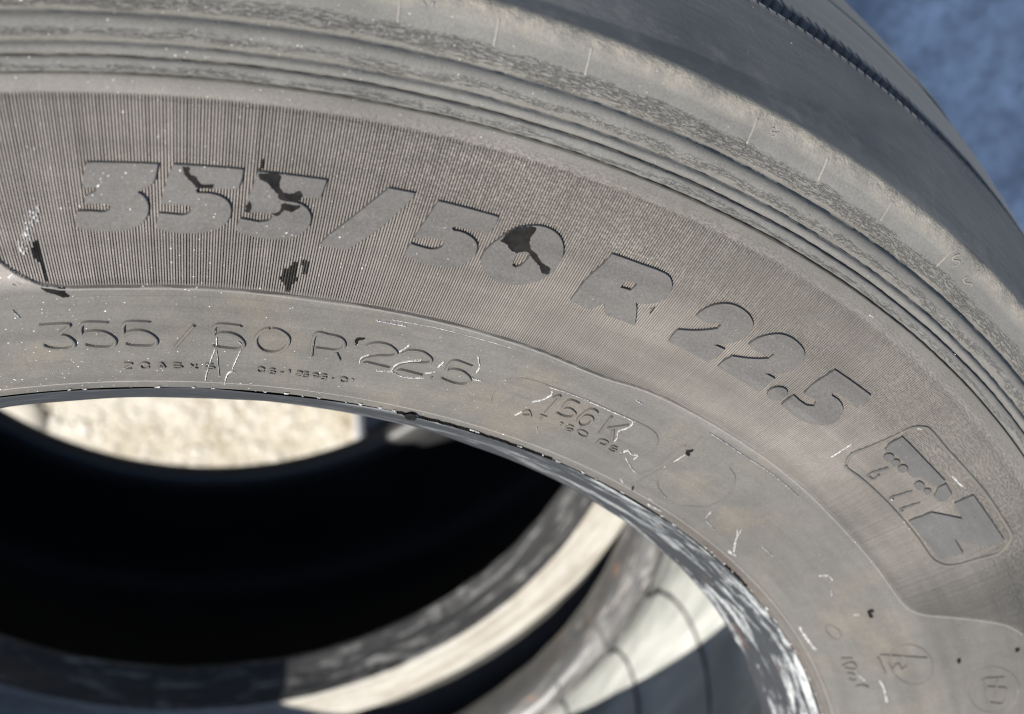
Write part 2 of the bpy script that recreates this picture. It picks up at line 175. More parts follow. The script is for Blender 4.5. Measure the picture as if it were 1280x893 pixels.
def rubber_sidewall(name, brown, grey, dusty=1.0, crack=False):
    M = NT(name)
    o = M.obj()
    v = M.sep().outputs[1]
    blotch = M.noise(o, 13, 5, .6)
    fine = M.noise(o, 1300, 3, .65)
    mid = M.noise(o, 120, 4, .65)
    # brown road dust caught by the ribbed field (between two radii), greyer elsewhere
    band = M.math('MULTIPLY', M.ramp(v, .346, .352), M.ramp(v, .414, .404))
    band = M.math('MULTIPLY', band, M.ramp(blotch, .3, .62, .55, 1))
    if name == 'dusty_sidewall_rubber':
        brown_in = M.mix(M.ramp(M.sep().outputs[0], .09, .27), brown, (.152, .137, .119))
        brown_in = M.mix(M.ramp(M.sep().outputs[0], .365, .41), brown_in, (grey[0] * .88, grey[1] * .88, grey[2] * .88))
        c = M.mix(band, grey, brown_in)
    else:
        c = M.mix(band, grey, brown)
    tan = M.math('MULTIPLY', M.ramp(M.noise(o, 30, 4, .6), .50, .70, 0, .6), M.ramp(v, .352, .344))
    c = M.mix(tan, c, (grey[0] * 1.28, grey[1] * 1.18, grey[2] * 1.02))
    if name == 'dusty_sidewall_rubber':
        hs = M.math('MULTIPLY', M.ramp(v, .3062, .3040), M.ramp(M.sep().outputs[0], .22, .34, 0, .8))
        c = M.mix(M.math('MULTIPLY', hs, M.ramp(M.noise(M.uv(), 1, 4, .6, stretch=(14, 200, 1)), .35, .6)), c, (.062, .047, .037))
    darkc = M.n('Mix', data_type='RGBA', blend_type='MULTIPLY')
    darkc.inputs[0].default_value = 1
    M.l(c, darkc.inputs[6])
    g = M.ramp(mid, .3, .7, .94, 1.06)
    g2 = M.math('MULTIPLY', g, M.ramp(fine, .3, .7, .80, 1.20) if name == 'raised_letter_rubber' else M.ramp(fine, .3, .7, .86, 1.14))
    # lighter and darker streaks run along the turn of the tyre
    strk = M.noise(M.uv(), 1, 5, .65, stretch=(9, 120, 1), dist=.4)
    g2 = M.math('MULTIPLY', g2, M.ramp(strk, .32, .68, .88, 1.10))
    g2 = M.math('MULTIPLY', g2, M.ramp(blotch, .32, .68, .86, 1.10))
    cr = M.n('CombineColor')
    for i in range(3):
        M.l(g2, cr.inputs[i])
    M.l(cr.outputs[0], darkc.inputs[7])
    c = darkc.outputs[2]
    sp = specks(M, 1150, .775, .82)
    sp = M.math('MULTIPLY', sp, M.ramp(M.sep().outputs[0], .02, .22, 1, .12))
    c = M.mix(sp, c, (.62, .60, .55))
    if crack:
        crumbs = M.noise(o, 260, 5, .75)
        lip = M.math('MULTIPLY', M.ramp(v, .4375, .4440), M.ramp(M.noise(o, 38, 5, .7), .38, .60))
        lip = M.math('MULTIPLY', lip, M.ramp(crumbs, .30, .62, .3, 1))
        c = M.mix(M.math('MULTIPLY', lip, .9), c, (.25, .222, .178))
    h = M.math('ADD', M.math('MULTIPLY', fine, .6), M.math('MULTIPLY', mid, .3))
    nb = M.bump(h, .8 if name == 'raised_letter_rubber' else .45, .0003)
    if crack:
        nb = M.bump(M.math('MULTIPLY', crumbs, M.ramp(v, .4385, .4440)), .8, .0022, nb)
    if name == 'dusty_sidewall_rubber':
        # fine circumferential checks that break the ribs up in the outer part of the field
        ck = M.noise(M.uv(), 1, 3, .6, stretch=(620, 1250, 1), dist=.3)
        mk = M.math('MULTIPLY', M.ramp(v, .376, .392), M.ramp(v, .4125, .4085))
        mk = M.math('MULTIPLY', mk, M.ramp(M.sep().outputs[0], .05, .12))
        mk = M.math('MULTIPLY', mk, M.ramp(blotch, .35, .55, .35, 1))
        cv = M.math('MULTIPLY', M.ramp(ck, .52, .40), mk)
        nb = M.bump(M.ramp(cv, 0, 1, 1, 0), .7, .0005, nb)
        c = M.mix(M.math('MULTIPLY', cv, .2), c, (.06, .054, .047))
    if crack:
        # weather cracks run along the inner flank of every ridge
        st = M.noise(M.uv(), 1, 3, .65, stretch=(300, 1500, 1), dist=.8)
        jag = M.math('ADD', v, M.ramp(M.noise(M.uv(), 1, 3, .6, stretch=(60, 200, 1)), .3, .7, -.0011, .0011))
        zone = None
        for r0, r1 in ((.4147, .4160), (.4226, .4246), (.4296, .4340)):
            z = M.math('MULTIPLY', M.ramp(jag, r0 - .0004, r0 + .0003), M.ramp(jag, r1 + .0006, r1 - .0006))
            zone = z if zone is None else M.math('MAXIMUM', zone, z)
        rid = M.ramp(M.math('ABSOLUTE', M.math('SUBTRACT', st, .5)), 0, .06)
        rid = M.math('MINIMUM', M.math('ADD', rid, M.ramp(zone, 0, 1, 1, 0)), 1.0)
        nb = M.bump(rid, .8, .0005, nb)
        c = M.mix(M.ramp(rid, .0, .4, .16, 0), c, (.045, .041, .037))
    return M.done(c, .85, nb, .18)

BROWN = (.168, .150, .132)
GREY = (.089, .083, .073)
mat_side = rubber_sidewall('dusty_sidewall_rubber', BROWN, GREY)
mat_ring = rubber_sidewall('cracked_shoulder_rubber', (.150, .134, .110), (.108, .103, .092), crack=True)
mat_letter = rubber_sidewall('raised_letter_rubber', (.079, .074, .067), (.079, .074, .067))
mat_logo = rubber_sidewall('logo_plate_rubber', (.070, .067, .062), (.070, .067, .062))
mat_line = rubber_sidewall('mould_line_rubber', (.15, .14, .126), (.15, .14, .126))

def mat_bead(name, base, white, amount, base_rough=.45, orange=0.0):
    M = NT(name)
    st = M.noise(M.uv(), 1, 6, .68, stretch=(12, 125, 1), dist=.9)
    br = M.noise(M.uv(), 1, 5, .7, stretch=(70, 260, 1))
    s = M.math('ADD', M.math('MULTIPLY', st, .70), M.math('MULTIPLY', br, .30))
    k = M.ramp(s, amount, amount + .12)
    if name == 'upper_bead_rubber':
        # the iron tore and chalked the bead on its right-hand side
        u = M.sep().outputs[0]
        k = M.math('MULTIPLY', k, M.ramp(u, .10, .36, .12, 1))
    c = M.mix(k, base, white)
    if orange:
        on = M.ramp(M.noise(M.uv(), 1, 4, .6, stretch=(20, 120, 1)), .62, .70, 0, orange)
        c = M.mix(on, c, (.26, .12, .055))
    nb = M.bump(s, .3, .0012)
    return M.done(c, M.ramp(k, 0, 1, base_rough, .8), nb, .5)

mat_bead_up = mat_bead('upper_bead_rubber', (.024, .024, .024), (.37, .375, .355), .50, .6, orange=.15)
mat_bead_lo = mat_bead('lower_bead_rubber', (.066, .065, .063), (.26, .25, .235), .54, .38, orange=.6)
mat_bead_b = mat_bead('scuffed_bead_seat', (.040, .041, .042), (.27, .268, .26), .52, .5)
mat_flange = mat_bead('chalky_bead_flange', (.23, .212, .178), (.33, .318, .285), .44, .8)

def mat_tread():
    M = NT('worn_tread_rubber')
    o = M.obj()
    a = M.noise(o, 14, 4, .6)
    b = M.noise(M.uv(), 1, 4, .6, stretch=(10, 90, 1))
    fn = M.noise(o, 420, 3, .6)
    c = M.mix(M.ramp(a, .35, .65), (.048, .049, .051), (.092, .090, .086))
    c = M.mix(M.ramp(b, .4, .72, 0, .6), c, (.036, .037, .040))
    sv = M.sep().outputs[1]
    # paler towards the crown; dust lies in blotches behind the worn shoulder
    c = M.mix(M.math('MULTIPLY', M.ramp(sv, .06, .10), M.ramp(b, .3, .6, .35, .9)), c, (.118, .114, .106))
    c = M.mix(M.math('MULTIPLY', M.ramp(M.noise(o, 70, 5, .7), .52, .70, 0, .6), M.ramp(sv, .03, .004)), c, (.15, .135, .11))
    scr = M.noise(M.uv(), 1, 3, .6, stretch=(500, 40, 1))
    c = M.mix(M.math('MULTIPLY', M.ramp(scr, .62, .72), M.ramp(a, .5, .66, 0, .45)), c, (.16, .155, .145))
    c = M.mix(M.math('MULTIPLY', specks(M, 600, .80, .85), .7), c, (.4, .38, .34))
    return M.done(c, .75, M.bump(M.math('ADD', fn, M.math('MULTIPLY', b, 2.0)), .4, .0006), .3)
mat_tr = mat_tread()

def mat_liner(name, c0, c1, bump=.002):
    M = NT(name)
    n1 = M.noise(M.uv(), 1, 4, .55, stretch=(9, 26, 1), dist=.8)
    n2 = M.noise(M.obj(), 60, 4, .6)
    c = M.mix(M.ramp(n1, .35, .65), c0, c1)
    g = M.math('ADD', n1, M.math('MULTIPLY', n2, .15))
    return M.done(c, .6, M.bump(g, .6, bump), .4)
mat_lin_a = mat_liner('talc_grey_inner_liner', (.19, .196, .186), (.38, .385, .36), .006)
mat_lin_b = mat_liner('shade_black_inner_liner', (.008, .008, .009), (.014, .014, .015))  # near-black colour stands in for the deep shade inside the lower tyre
mat_plain = rubber_sidewall('plain_tyre_rubber', (.06, .058, .055), (.05, .049, .047))

def mat_simple(name, c, rough, spec=.4, nz=0, c2=None):
    M = NT(name)
    cc = c
    if c2:
        cc = M.mix(M.ramp(M.noise(M.obj(), nz, 4, .65), .35, .65), c, c2)
    return M.done(cc, rough, M.bump(M.noise(M.obj(), 700, 3), .3, .0003), spec)
mat_tar = mat_simple('black_tar_stain', (.006, .0056, .0052), .85, .05, 300, (.014, .013, .012))
mat_chalk = mat_simple('white_scuff', (.21, .20, .185), .9, .2, 900, (.48, .46, .43))
mat_seam = mat_simple('dark_liner_seam', (.075, .075, .074), .7)
mat_yellow = mat_simple('yellow_paint_dab', (.30, .29, .12), .8, .2, 90, (.16, .16, .09))

def mat_platform():
    M = NT('grey_asphalt')
    o = M.obj()
    a = M.noise(o, 9, 6, .62, dist=.5)
    b = M.noise(o, 60, 4, .7)
    c = M.mix(M.ramp(a, .35, .66), (.24, .25, .265), (.54, .55, .57))
    c = M.mix(M.ramp(b, .45, .7, 0, .5), c, (.12, .12, .125))
    return M.done(c, .9, M.bump(b, .8, .006), .2)

def mat_ground():
    M = NT('pale_gravelly_sand')
    o = M.obj()
    a = M.noise(o, 11, 6, .6)
    b = M.noise(o, 45, 5, .7)
    a2 = M.noise(o, 17, 4, .65)
    c = M.mix(M.ramp(a, .35, .65), (.35, .31, .238), (.49, .462, .40))
    c = M.mix(M.ramp(a2, .50, .64, 0, .65), c, (.235, .195, .13))
    c = M.mix(M.ramp(b, .55, .72, 0, .7), c, (.19, .155, .11))
    return M.done(c, .95, M.bump(b, 1.0, .02), .15)

def mat_stone():
    M = NT('pale_stone')
    oi = M.n('ObjectInfo')
    a = M.noise(M.obj(), 30, 4, .6)
    c = M.mix(M.ramp(a, .3, .7), (.28, .245, .19), (.44, .415, .36))
    return M.done(c, .9, M.bump(a, .5, .004), .2)

# ------------------------------------------------------------------ mesh helpers
def link(name, me, mat, parent=None):
    o = bpy.data.objects.new(name, me)
    if mat is not None:
        me.materials.append(mat)
    col.objects.link(o)
    if parent is not None:
        o.parent = parent
    return o

def grid_mesh(name, P, UV, closed_u, smooth=True):
    """P: (rows, cols, 3); closed_u wraps the columns"""
    R, C = P.shape[:2]
    cc = C if closed_u else C - 1
    i = np.arange(R - 1)[:, None]
    j = np.arange(cc)[None, :]
    jn = (j + 1) % C
    quads = np.stack([i * C + j, i * C + jn, (i + 1) * C + jn, (i + 1) * C + j], -1).reshape(-1, 4)
    return quads_mesh(name, P.reshape(-1, 3), quads, UV.reshape(-1, 2), smooth, wrap=C if closed_u else 0)

def quads_mesh(name, V, Q, UV=None, smooth=True, wrap=0):
    me = bpy.data.meshes.new(name)
    me.vertices.add(len(V))
    me.vertices.foreach_set('co', np.ascontiguousarray(V, np.float32).ravel())
    n = len(Q)
    me.loops.add(n * 4)
    me.loops.foreach_set('vertex_index', np.ascontiguousarray(Q, np.int32).ravel())
    me.polygons.add(n)
    me.polygons.foreach_set('loop_start', np.arange(0, n * 4, 4, dtype=np.int32))
    me.polygons.foreach_set('use_smooth', np.full(n, smooth))
    me.update(calc_edges=True)
    if UV is not None:
        uv = UV[Q.ravel()].reshape(-1, 4, 2).copy()
        if wrap:
            span = 2 * math.pi * .38
            hi = uv[:, :, 0].max(1, keepdims=True) - uv[:, :, 0] > span * .5
            uv[:, :, 0] += np.where(hi, span, 0)
        lay = me.uv_layers.new(name='polar')
        lay.data.foreach_set('uv', uv.astype(np.float32).ravel())
    return me

def refine(pts, step):
    """dense smooth polyline (centripetal-ish Catmull-Rom) through pts"""
    p = np.array(pts, float)
    out = []
    n = len(p)
    for i in range(n - 1):
        a = p[i - 1] if i else 2 * p[0] - p[1]
        b, c = p[i], p[i + 1]
        d = p[i + 2] if i + 2 < n else 2 * p[-1] - p[-2]
        k = max(1, int(np.ceil(np.linalg.norm(c - b) / step)))
        for t in np.arange(k) / k:
            out.append(.5 * ((2 * b) + (c - a) * t + (2 * a - 5 * b + 4 * c - d) * t * t + (3 * b - a - 3 * c + d) * t ** 3))
    out.append(p[-1])
    return np.array(out)

def lathe(name, prof, zref, nseg, mat, parent, phi0=-180.0, phi1=180.0, wob=0.0, smooth=True, vfromr=False):
    """prof: (r, y) pairs, y counted downwards from the tyre's own mid plane"""
    prof = np.array(prof, float)
    full = phi1 - phi0 > 359.9
    ph = np.radians(np.linspace(phi0, phi1, nseg + (0 if full else 1), endpoint=not full))
    s = np.concatenate([[0], np.cumsum(np.linalg.norm(np.diff(prof, axis=0), axis=1))])
    r = prof[:, 0][:, None] * np.ones_like(ph)[None]
    y = prof[:, 1][:, None] * np.ones_like(ph)[None]
    if wob:
        k = np.arange(1, 9)
        for q in range(8):
            fr = int(rng.uniform(7, 60))
            a = rng.uniform(0, 6.28)
            b = rng.uniform(0, 60)
            wv = np.sin(fr * ph[None] + a + b * s[:, None] * 10)
            r = r + wob * .25 * wv
            y = y + wob * .25 * np.cos(fr * ph[None] + 2 * a + b * s[:, None] * 8)
    P = np.stack([r * np.sin(ph), r * np.cos(ph), zref - y], -1)
    vv = r if vfromr else s[:, None] * np.ones_like(r)
    UV = np.stack([ph[None] * .38 * np.ones_like(r), vv], -1)
    me = grid_mesh(name, P, UV, full, smooth)
    return link(name, me, mat, parent)

# ------------------------------------------------------------------ the surface of the lettered sidewall
PR = np.array([.2995, .3035, .312, .330, .3476, .37, .39, .4139, .4285, .4453, .447])
PY = np.array([-.1478, -.1503, -.1542, -.1602, -.1650, -.1690, -.1703, -.1695, -.1655, -.1606, -.1601])
_fine = refine(np.stack([PR, PY], 1), .0004)
_fr, _fy = _fine[:, 0], _fine[:, 1]
def y0(r):
    return np.interp(r, _fr, _fy)
def dy0(r):
    return (y0(r + .001) - y0(r - .001)) / .002
ZA = 0.178          # mid plane of the upper tyre above its base
def surf(phi, r, h):
    """point on the sidewall at angle phi (radians), radius r, raised by h along the normal"""
    d = dy0(r)
    k = 1 / np.sqrt(1 + d * d)
    rr = r + h * d * k
    yy = y0(r) - h * k
    return np.stack([rr * np.sin(phi), rr * np.cos(phi), ZA - yy], -1)

def to_uw(pts):
    a = np.array(pts, float)
    return np.stack([np.radians(a[:, 0] / 100) * .38, a[:, 1] / 1e5], 1)
def uw_map(uw, h):
    return surf(uw[:, 0] / .38, uw[:, 1], h)

GROUND = 0.487
def thing(name, label, cat, loc, group=None):
    o = bpy.data.objects.new(name, None)
    o.empty_display_size = .05
    col.objects.link(o)
    o.location = loc
    o['label'] = label
    o['category'] = cat
    if group:
        o['group'] = group
    return o
def struct(o):
    o['kind'] = 'structure'
    return o

# ------------------------------------------------------------------ setting: guessed asphalt apron, corner notched so sunlight reaches the lower ground beyond it
def prism(name, outline, z0, z1, mat):
    bm = bmesh.new()
    a = [bm.verts.new((x, y, z1)) for x, y in outline]
    b = [bm.verts.new((x, y, z0)) for x, y in outline]
    bm.faces.new(a)
    n = len(a)
    for i in range(n):
        bm.faces.new((a[i], b[i], b[(i + 1) % n], a[(i + 1) % n]))
    bmesh.ops.recalc_face_normals(bm, faces=bm.faces)
    me = bpy.data.meshes.new(name)
    bm.to_mesh(me)
    bm.free()
    return link(name, me, mat)
edge = [(.104 + .004 * math.sin(9 * t) + rng.uniform(-.002, .002), -.10 - t) for t in np.linspace(0, 1.4, 29)]
edge2 = [(x, -.10 + .003 * math.sin(40 * x) + rng.uniform(-.002, .002)) for x in np.linspace(-3, .08, 60)]
outline = [(-3, 4), (5, 4), (5, -1.5)] + edge[::-1] + edge2[::-1]
struct(prism('platform', outline, -.43, -.002, mat_platform()))
gm = bpy.data.meshes.new('ground')
gm.from_pydata([(-60, -60, -.413), (60, -60, -.413), (60, 60, -.413), (-60, 60, -.413)], [], [(0, 1, 2, 3)])
struct(link('ground', gm, mat_ground()))
def pebbles():
    V, F = [], []
    base = bmesh.new()
    bmesh.ops.create_icosphere(base, subdivisions=2, radius=1)
    bv = np.array([v.co[:] for v in base.verts])
    bf = [[v.index for v in q.verts] for q in base.faces]
    base.free()
    def put(x, y, s, fl):
        q = bv * (1 + .22 * np.sin(bv @ nrg.normal(0, 2.2, 3)) + .10 * np.sin(bv @ nrg.normal(0, 4, 3)))[:, None]
        q = q * np.array([s, s * rng.uniform(.6, 1), s * fl])
        a = rng.uniform(0, 6.28)
        c, d = math.cos(a), math.sin(a)
        q = np.stack([q[:, 0] * c - q[:, 1] * d + x, q[:, 0] * d + q[:, 1] * c + y, q[:, 2] - .413 + s * fl * .25], 1)
        k = len(V)
        V.extend(q.tolist())
        F.extend([[i + k for i in t] for t in bf])
    for _ in range(5200):
        put(rng.uniform(-.8, .10), rng.uniform(-1.0, -.25), .0015 + .0075 * rng.random() ** 2.5, rng.uniform(.3, .6))
    for x, y, s in ((-.36, -.46, .07), (-.12, -.49, .016)):
        put(x, y, s, .22)
    me = bpy.data.meshes.new('gravel')
    me.from_pydata(V, [], F)
    me.polygons.foreach_set('use_smooth', [True] * len(F))
    o = link('gravel', me, mat_stone())
    o['kind'] = 'stuff'
    o['label'] = 'pale sunlit gravel seen through the tyre holes'
    o['category'] = 'gravel'
pebbles()

# ------------------------------------------------------------------ upper tyre
tyre = thing('truck_tyre', 'worn dusty truck tyre with raised size lettering, on top of the stack', 'tyre', (0, 0, GROUND - ZA), 'stacked truck tyres')

PITCH = rad(0.1233)
def panel_sd(u, wv):
    """signed distance (m) to the outline of the ribbed field, positive inside"""
    pts = [(-1200, 39100), (-800, 39100), (-500, 38950), (-280, 38500), (-160, 37700), (-70, 37000), (0, 36400)] + DATA['panel'] + \
          [(6800, 38850), (7200, 39030), (7800, 39100), (9000, 39100), (9000, 40930), (-1200, 40930)]
    p = to_uw(pts)
    dense = np.concatenate([refine(p[:-2], .004), p[-2:]])
    q = np.roll(dense, -1, 0)
    best = np.full(u.shape, 1e9, np.float32)
    ins = np.zeros(u.shape, bool)
    for a, b in zip(dense, q):
        dx, dy = b - a
        t = np.clip(((u - a[0]) * dx + (wv - a[1]) * dy) / (dx * dx + dy * dy + 1e-18), 0, 1)
        d = (u - a[0] - t * dx) ** 2 + (wv - a[1] - t * dy) ** 2
        best = np.minimum(best, d)
        if dy != 0:
            cr = ((a[1] > wv) != (b[1] > wv)) & (u < (b[0] - a[0]) * (wv - a[1]) / dy + a[0])
            ins ^= cr
    return np.sqrt(best) * np.where(ins, 1, -1)

BOX = to_uw([p for k, p in DATA['lines'] if k == 'frame'][0])
def inside_poly(u, wv, poly):
    ins = np.zeros(u.shape, bool)
    for a, b in zip(poly, np.roll(poly, -1, 0)):
        if b[1] != a[1]:
            ins ^= ((a[1] > wv) != (b[1] > wv)) & (u < (b[0] - a[0]) * (wv - a[1]) / (b[1] - a[1]) + a[0])
    return ins

def sidewall():
    k0, k1 = int(rad(-6) / PITCH), int(rad(82) / PITCH)
    ks = np.arange(k0, k1)
    offs = np.array([0, .04, .49, .53])
    ribh = np.tile(np.array([1.0, 0, 0, 1.0]), len(ks))
    jit = nrg.normal(0, .025, (len(ks), 4))
    phi = ((ks[:, None] + offs[None] + jit) * PITCH).ravel()
    r = np.concatenate([np.arange(.2995, .3440, .0007), np.arange(.3440, .3520, .00035), np.arange(.3520, .4060, .0007), np.arange(.4060, .41301, .0005)])
    PH, RR = np.meshgrid(phi, r)
    u = PH * .38
    sd = panel_sd(u, RR)
    rec = np.clip(sd / .0005, 0, 1) * np.where(RR > .40, np.clip((.4093 - RR) / .0028, 0, 1), 1)                       # 1 inside the recessed field
    rib = np.clip((sd - .0004) / .0004, 0, 1) * ribh[None]
    # at the outer border the ribs run out softly
    top = np.clip((.4093 - RR) / .0022, 0, 1)
    rib = rib * np.where(RR > .40, top, 1)
    wear = .80 + .2 * np.sin(PH * 37 + RR * 90) * np.sin(PH * 23 - RR * 160)
    rib = rib * (1 - .10 * np.clip(wear, 0, 1))
    depth = .00250 - .00212 * np.clip((PH - rad(12)) / rad(30), 0, 1)
    H = -(depth * (1 - rib)) * rec
    out = np.clip((-sd - .0030) / .0005, 0, 1) * (RR < .40)
    H = H - .00035 * out
    # shallow concentric step close to the bead
    H = H - .0006 * np.clip((.3037 - RR) / .0006, 0, 1)
    H += .00012 * np.sin(RR * 900 + 3 * np.sin(PH * 5)) * (RR < .345) * .5
    P = surf(PH, RR, H)
    UV = np.stack([u, RR], -1)
    R, C = PH.shape
    i = np.arange(R - 1)[:, None]
    j = np.arange(C - 1)[None]
    Q = np.stack([i * C + j, i * C + j + 1, (i + 1) * C + j + 1, (i + 1) * C + j], -1).reshape(-1, 4)
    # the rest of the ring, out of sight, plain
    ph2 = np.linspace(phi[-1], phi[0] + 2 * math.pi, 260)
    r2 = r[::6].tolist() + [r[-1]]
    PH2, RR2 = np.meshgrid(ph2, np.array(r2))
    P2 = surf(PH2, RR2, np.zeros_like(RR2) - .0003)
    UV2 = np.stack([PH2 * .38, RR2], -1)
    R2, C2 = PH2.shape
    i = np.arange(R2 - 1)[:, None]
    j = np.arange(C2 - 1)[None]
    Q2 = np.stack([i * C2 + j, i * C2 + j + 1, (i + 1) * C2 + j + 1, (i + 1) * C2 + j], -1).reshape(-1, 4) + R * C
    me = quads_mesh('sidewall', np.concatenate([P.reshape(-1, 3), P2.reshape(-1, 3)]), np.concatenate([Q, Q2]),
                    np.concatenate([UV.reshape(-1, 2), UV2.reshape(-1, 2)]), smooth=False)
    return link('sidewall', me, mat_side, tyre)
side_o = sidewall()

def rings():
    prof = [(.4130, 0), (.4134, -.0001), (.4136, -.0018), (.4140, -.0020), (.4143, .0002), (.4150, .0008), (.4163, .0010), (.4173, .0008),
            (.4179, .0003), (.4181, -.0011), (.4184, -.0012), (.4187, .0003), (.4194, .0009), (.4203, .0008), (.4210, .0002), (.4215, -.0008),
            (.4220, -.0009), (.4226, .0000), (.4235, .0009), (.4250, .0014), (.4265, .0012), (.4275, .0005), (.4281, -.0006), (.4286, -.0013),
            (.4292, -.0012), (.4299, -.0003), (.4309, .0001), (.4330, .0002), (.4352, .0001), (.4385, .0002), (.4405, .0001), (.4420, -.0001),
            (.4433, -.0006), (.4443, -.0012), (.4450, -.0020), (.4455, -.0032)]
    n = 2400
    ph = np.linspace(0, 2 * math.pi, n, endpoint=False)
    r = np.array([p[0] for p in prof])
    h = np.array([p[1] for p in prof])
    PH, RR = np.meshgrid(ph, r)
    HH = h[:, None] * np.ones_like(PH)
    # the grooves wander a little and their lips are nicked
    for fr, am in ((31, .00005), (77, .00006), (190, .00006), (431, .00006)):
        RR = RR + am * np.sin(fr * PH + 40 * r[:, None] * fr % 7) * ((r > .4134) & (r < .432))[:, None]
    HH = HH + nrg.normal(0, .00005, HH.shape) * ((r > .414) & (r < .434))[:, None]
    crumb = np.convolve(np.abs(nrg.normal(0, 1, n + 60)) ** 3, np.ones(5) / 5, 'same')[:n]
    HH = HH + (.00006 * np.clip(crumb, 0, 8))[None] * ((r > .4425) & (r < .4452))[:, None] * nrg.uniform(.2, 1, HH.shape)
    P = surf(PH, RR, HH)
    UV = np.stack([PH * .38, RR], -1)
    me = grid_mesh('shoulder_ring', P, UV, True)
    return link('shoulder_ring', me, mat_ring, tyre)
rings()

def tread():
    e = surf(np.array([0.0]), np.array([.4455]), np.array([-.0032]))[0]
    e = (float(e[1]), float(ZA - e[2]))
    prof = refine([e, (e[0] + .0012, -.1515), (.4498, -.1405), (.4555, -.1240), (.4622, -.1068)], .003).tolist()
    g = len(prof)
    # a narrow zigzag sipe cut into the tread: lip, wall, floor, wall, lip
    prof[-1] = (.4622, -.1068)
    prof += [(.4622, -.1068), (.4480, -.1058), (.4480, -.0950), (.46350, -.0935), (.46350, -.0935)]
    tail = refine([(.46350, -.0935), (.4685, -.062), (.4705, -.048)], .006).tolist()[1:]
    prof += tail
    g2 = len(prof) - 1
    prof += [(.4695, -.0477), (.4695, -.0467), (.4707, -.0464)]
    prof += refine([(.4707, -.0464), (.4737, -.010), (.4730, .04), (.4632, .1004), (.4595, .122), (.4545, .142), (.447, .158), (.4453, .1606)], .008).tolist()[1:]
    prof = np.array(prof)
    n = 2880
    ph = np.linspace(0, 2 * math.pi, n, endpoint=False)
    PH, RR = np.meshgrid(ph, prof[:, 0])
    YY = prof[:, 1][:, None] * np.ones_like(PH)
    tri = np.array([0, 1, .1, -.1])[np.arange(n) % 4] * .0055 + nrg.normal(0, .0004, n)
    for k in range(g - 1, g + 5):
        YY[k] += tri * (.45 if k < g + 2 else 1.0)
    # worn, slightly ragged shoulder lip
    lip = nrg.normal(0, 1, n)
    lip = np.convolve(np.concatenate([lip, lip[:40]]), np.ones(9) / 9, 'same')[:n]
    RR[1] += .0003 * lip
    P = np.stack([RR * np.sin(PH), RR * np.cos(PH), ZA - YY], -1)
    s = np.concatenate([[0], np.cumsum(np.linalg.norm(np.diff(prof, axis=0), axis=1))])
    UV = np.stack([PH * .38, s[:, None] * np.ones_like(PH)], -1)
    return link('tread', grid_mesh('tread', P, UV, True), mat_tr, tyre)
tread()

# bead of the lettered side: chipped heel, seat and toe
lathe('bead', refine([(.2995, -.1472), (.2988, -.1470), (.2975, -.1456), (.2935, -.1415), (.2880, -.1352), (.2830, -.1290), (.2792, -.1240), (.2780, -.1218), (.2784, -.1200), (.2800, -.1188)], .0011),
      ZA, 1440, mat_bead_up, tyre, wob=.00035)
liner_a = lathe('inner_liner', refine([(.2800, -.1188), (.286, -.1170), (.294, -.1230), (.303, -.1340), (.318, -.1440), (.345, -.1530), (.38, -.1570), (.41, -.1500), (.43, -.1300), (.441, -.0900), (.444, 0),
       (.441, .0900), (.430, .1290), (.410, .1500), (.380, .1565), (.345, .1500), (.322, .1370), (.308, .1220), (.3035, .1180)], .004), ZA, 480, mat_lin_a, tyre, wob=.0007)
lathe('bead', refine([(.3035, .1180), (.2985, .1120), (.292, .1120), (.285, .1160), (.2800, .1240), (.2790, .1340), (.2802, .1445), (.285, .1500), (.298, .1550), (.305, .1560)], .0014),
      ZA, 960, mat_bead_lo, tyre, wob=.0005)
lathe('lower_sidewall', refine([(.305, .1560), (.32, .163), (.345, .173), (.39, .1780), (.425, .1720), (.4453, .1606)], .004), ZA, 360, mat_plain, tyre)

# curved vent ridges moulded across the inner liner
def vent(pts, rad_m):
    q = refine([(rad(a), r, y) for a, r, y in pts], .006)
    V, F = [], []
    K = 6
    prev = None
    P = np.stack([q[:, 1] * np.sin(q[:, 0]), q[:, 1] * np.cos(q[:, 0]), ZA - q[:, 2]], 1)
    for i in range(len(P)):
        t = Vector(P[min(i + 1, len(P) - 1)] - P[max(i - 1, 0)]).normalized()
        a = t.orthogonal().normalized()
        b = t.cross(a)
        ring = [len(V) + k for k in range(K)]
        for k in range(K):
            V.append(tuple(Vector(P[i]) + rad_m * (math.cos(6.283 * k / K) * a + math.sin(6.283 * k / K) * b)))
        if prev:
            for k in range(K):
                F.append((prev[k], prev[(k + 1) % K], ring[(k + 1) % K], ring[k]))
        prev = ring
    me = bpy.data.meshes.new('vent_ridge')
    me.from_pydata(V, [], F)
    me.polygons.foreach_set('use_smooth', [True] * len(F))
    link('vent_ridge', me, mat_seam, liner_a)
for d in (0, 11, 22):
    vent([(105.5 + d, .2805, .124), (106.6 + d, .2875, .1140), (109.2 + d, .301, .1145), (112.2 + d, .326, .1395), (114.7 + d, .350, .1510), (117 + d, .37, .1555), (120.2 + d, .395, .154), (123 + d, .415, .146), (126 + d, .43, .129)], .0011)

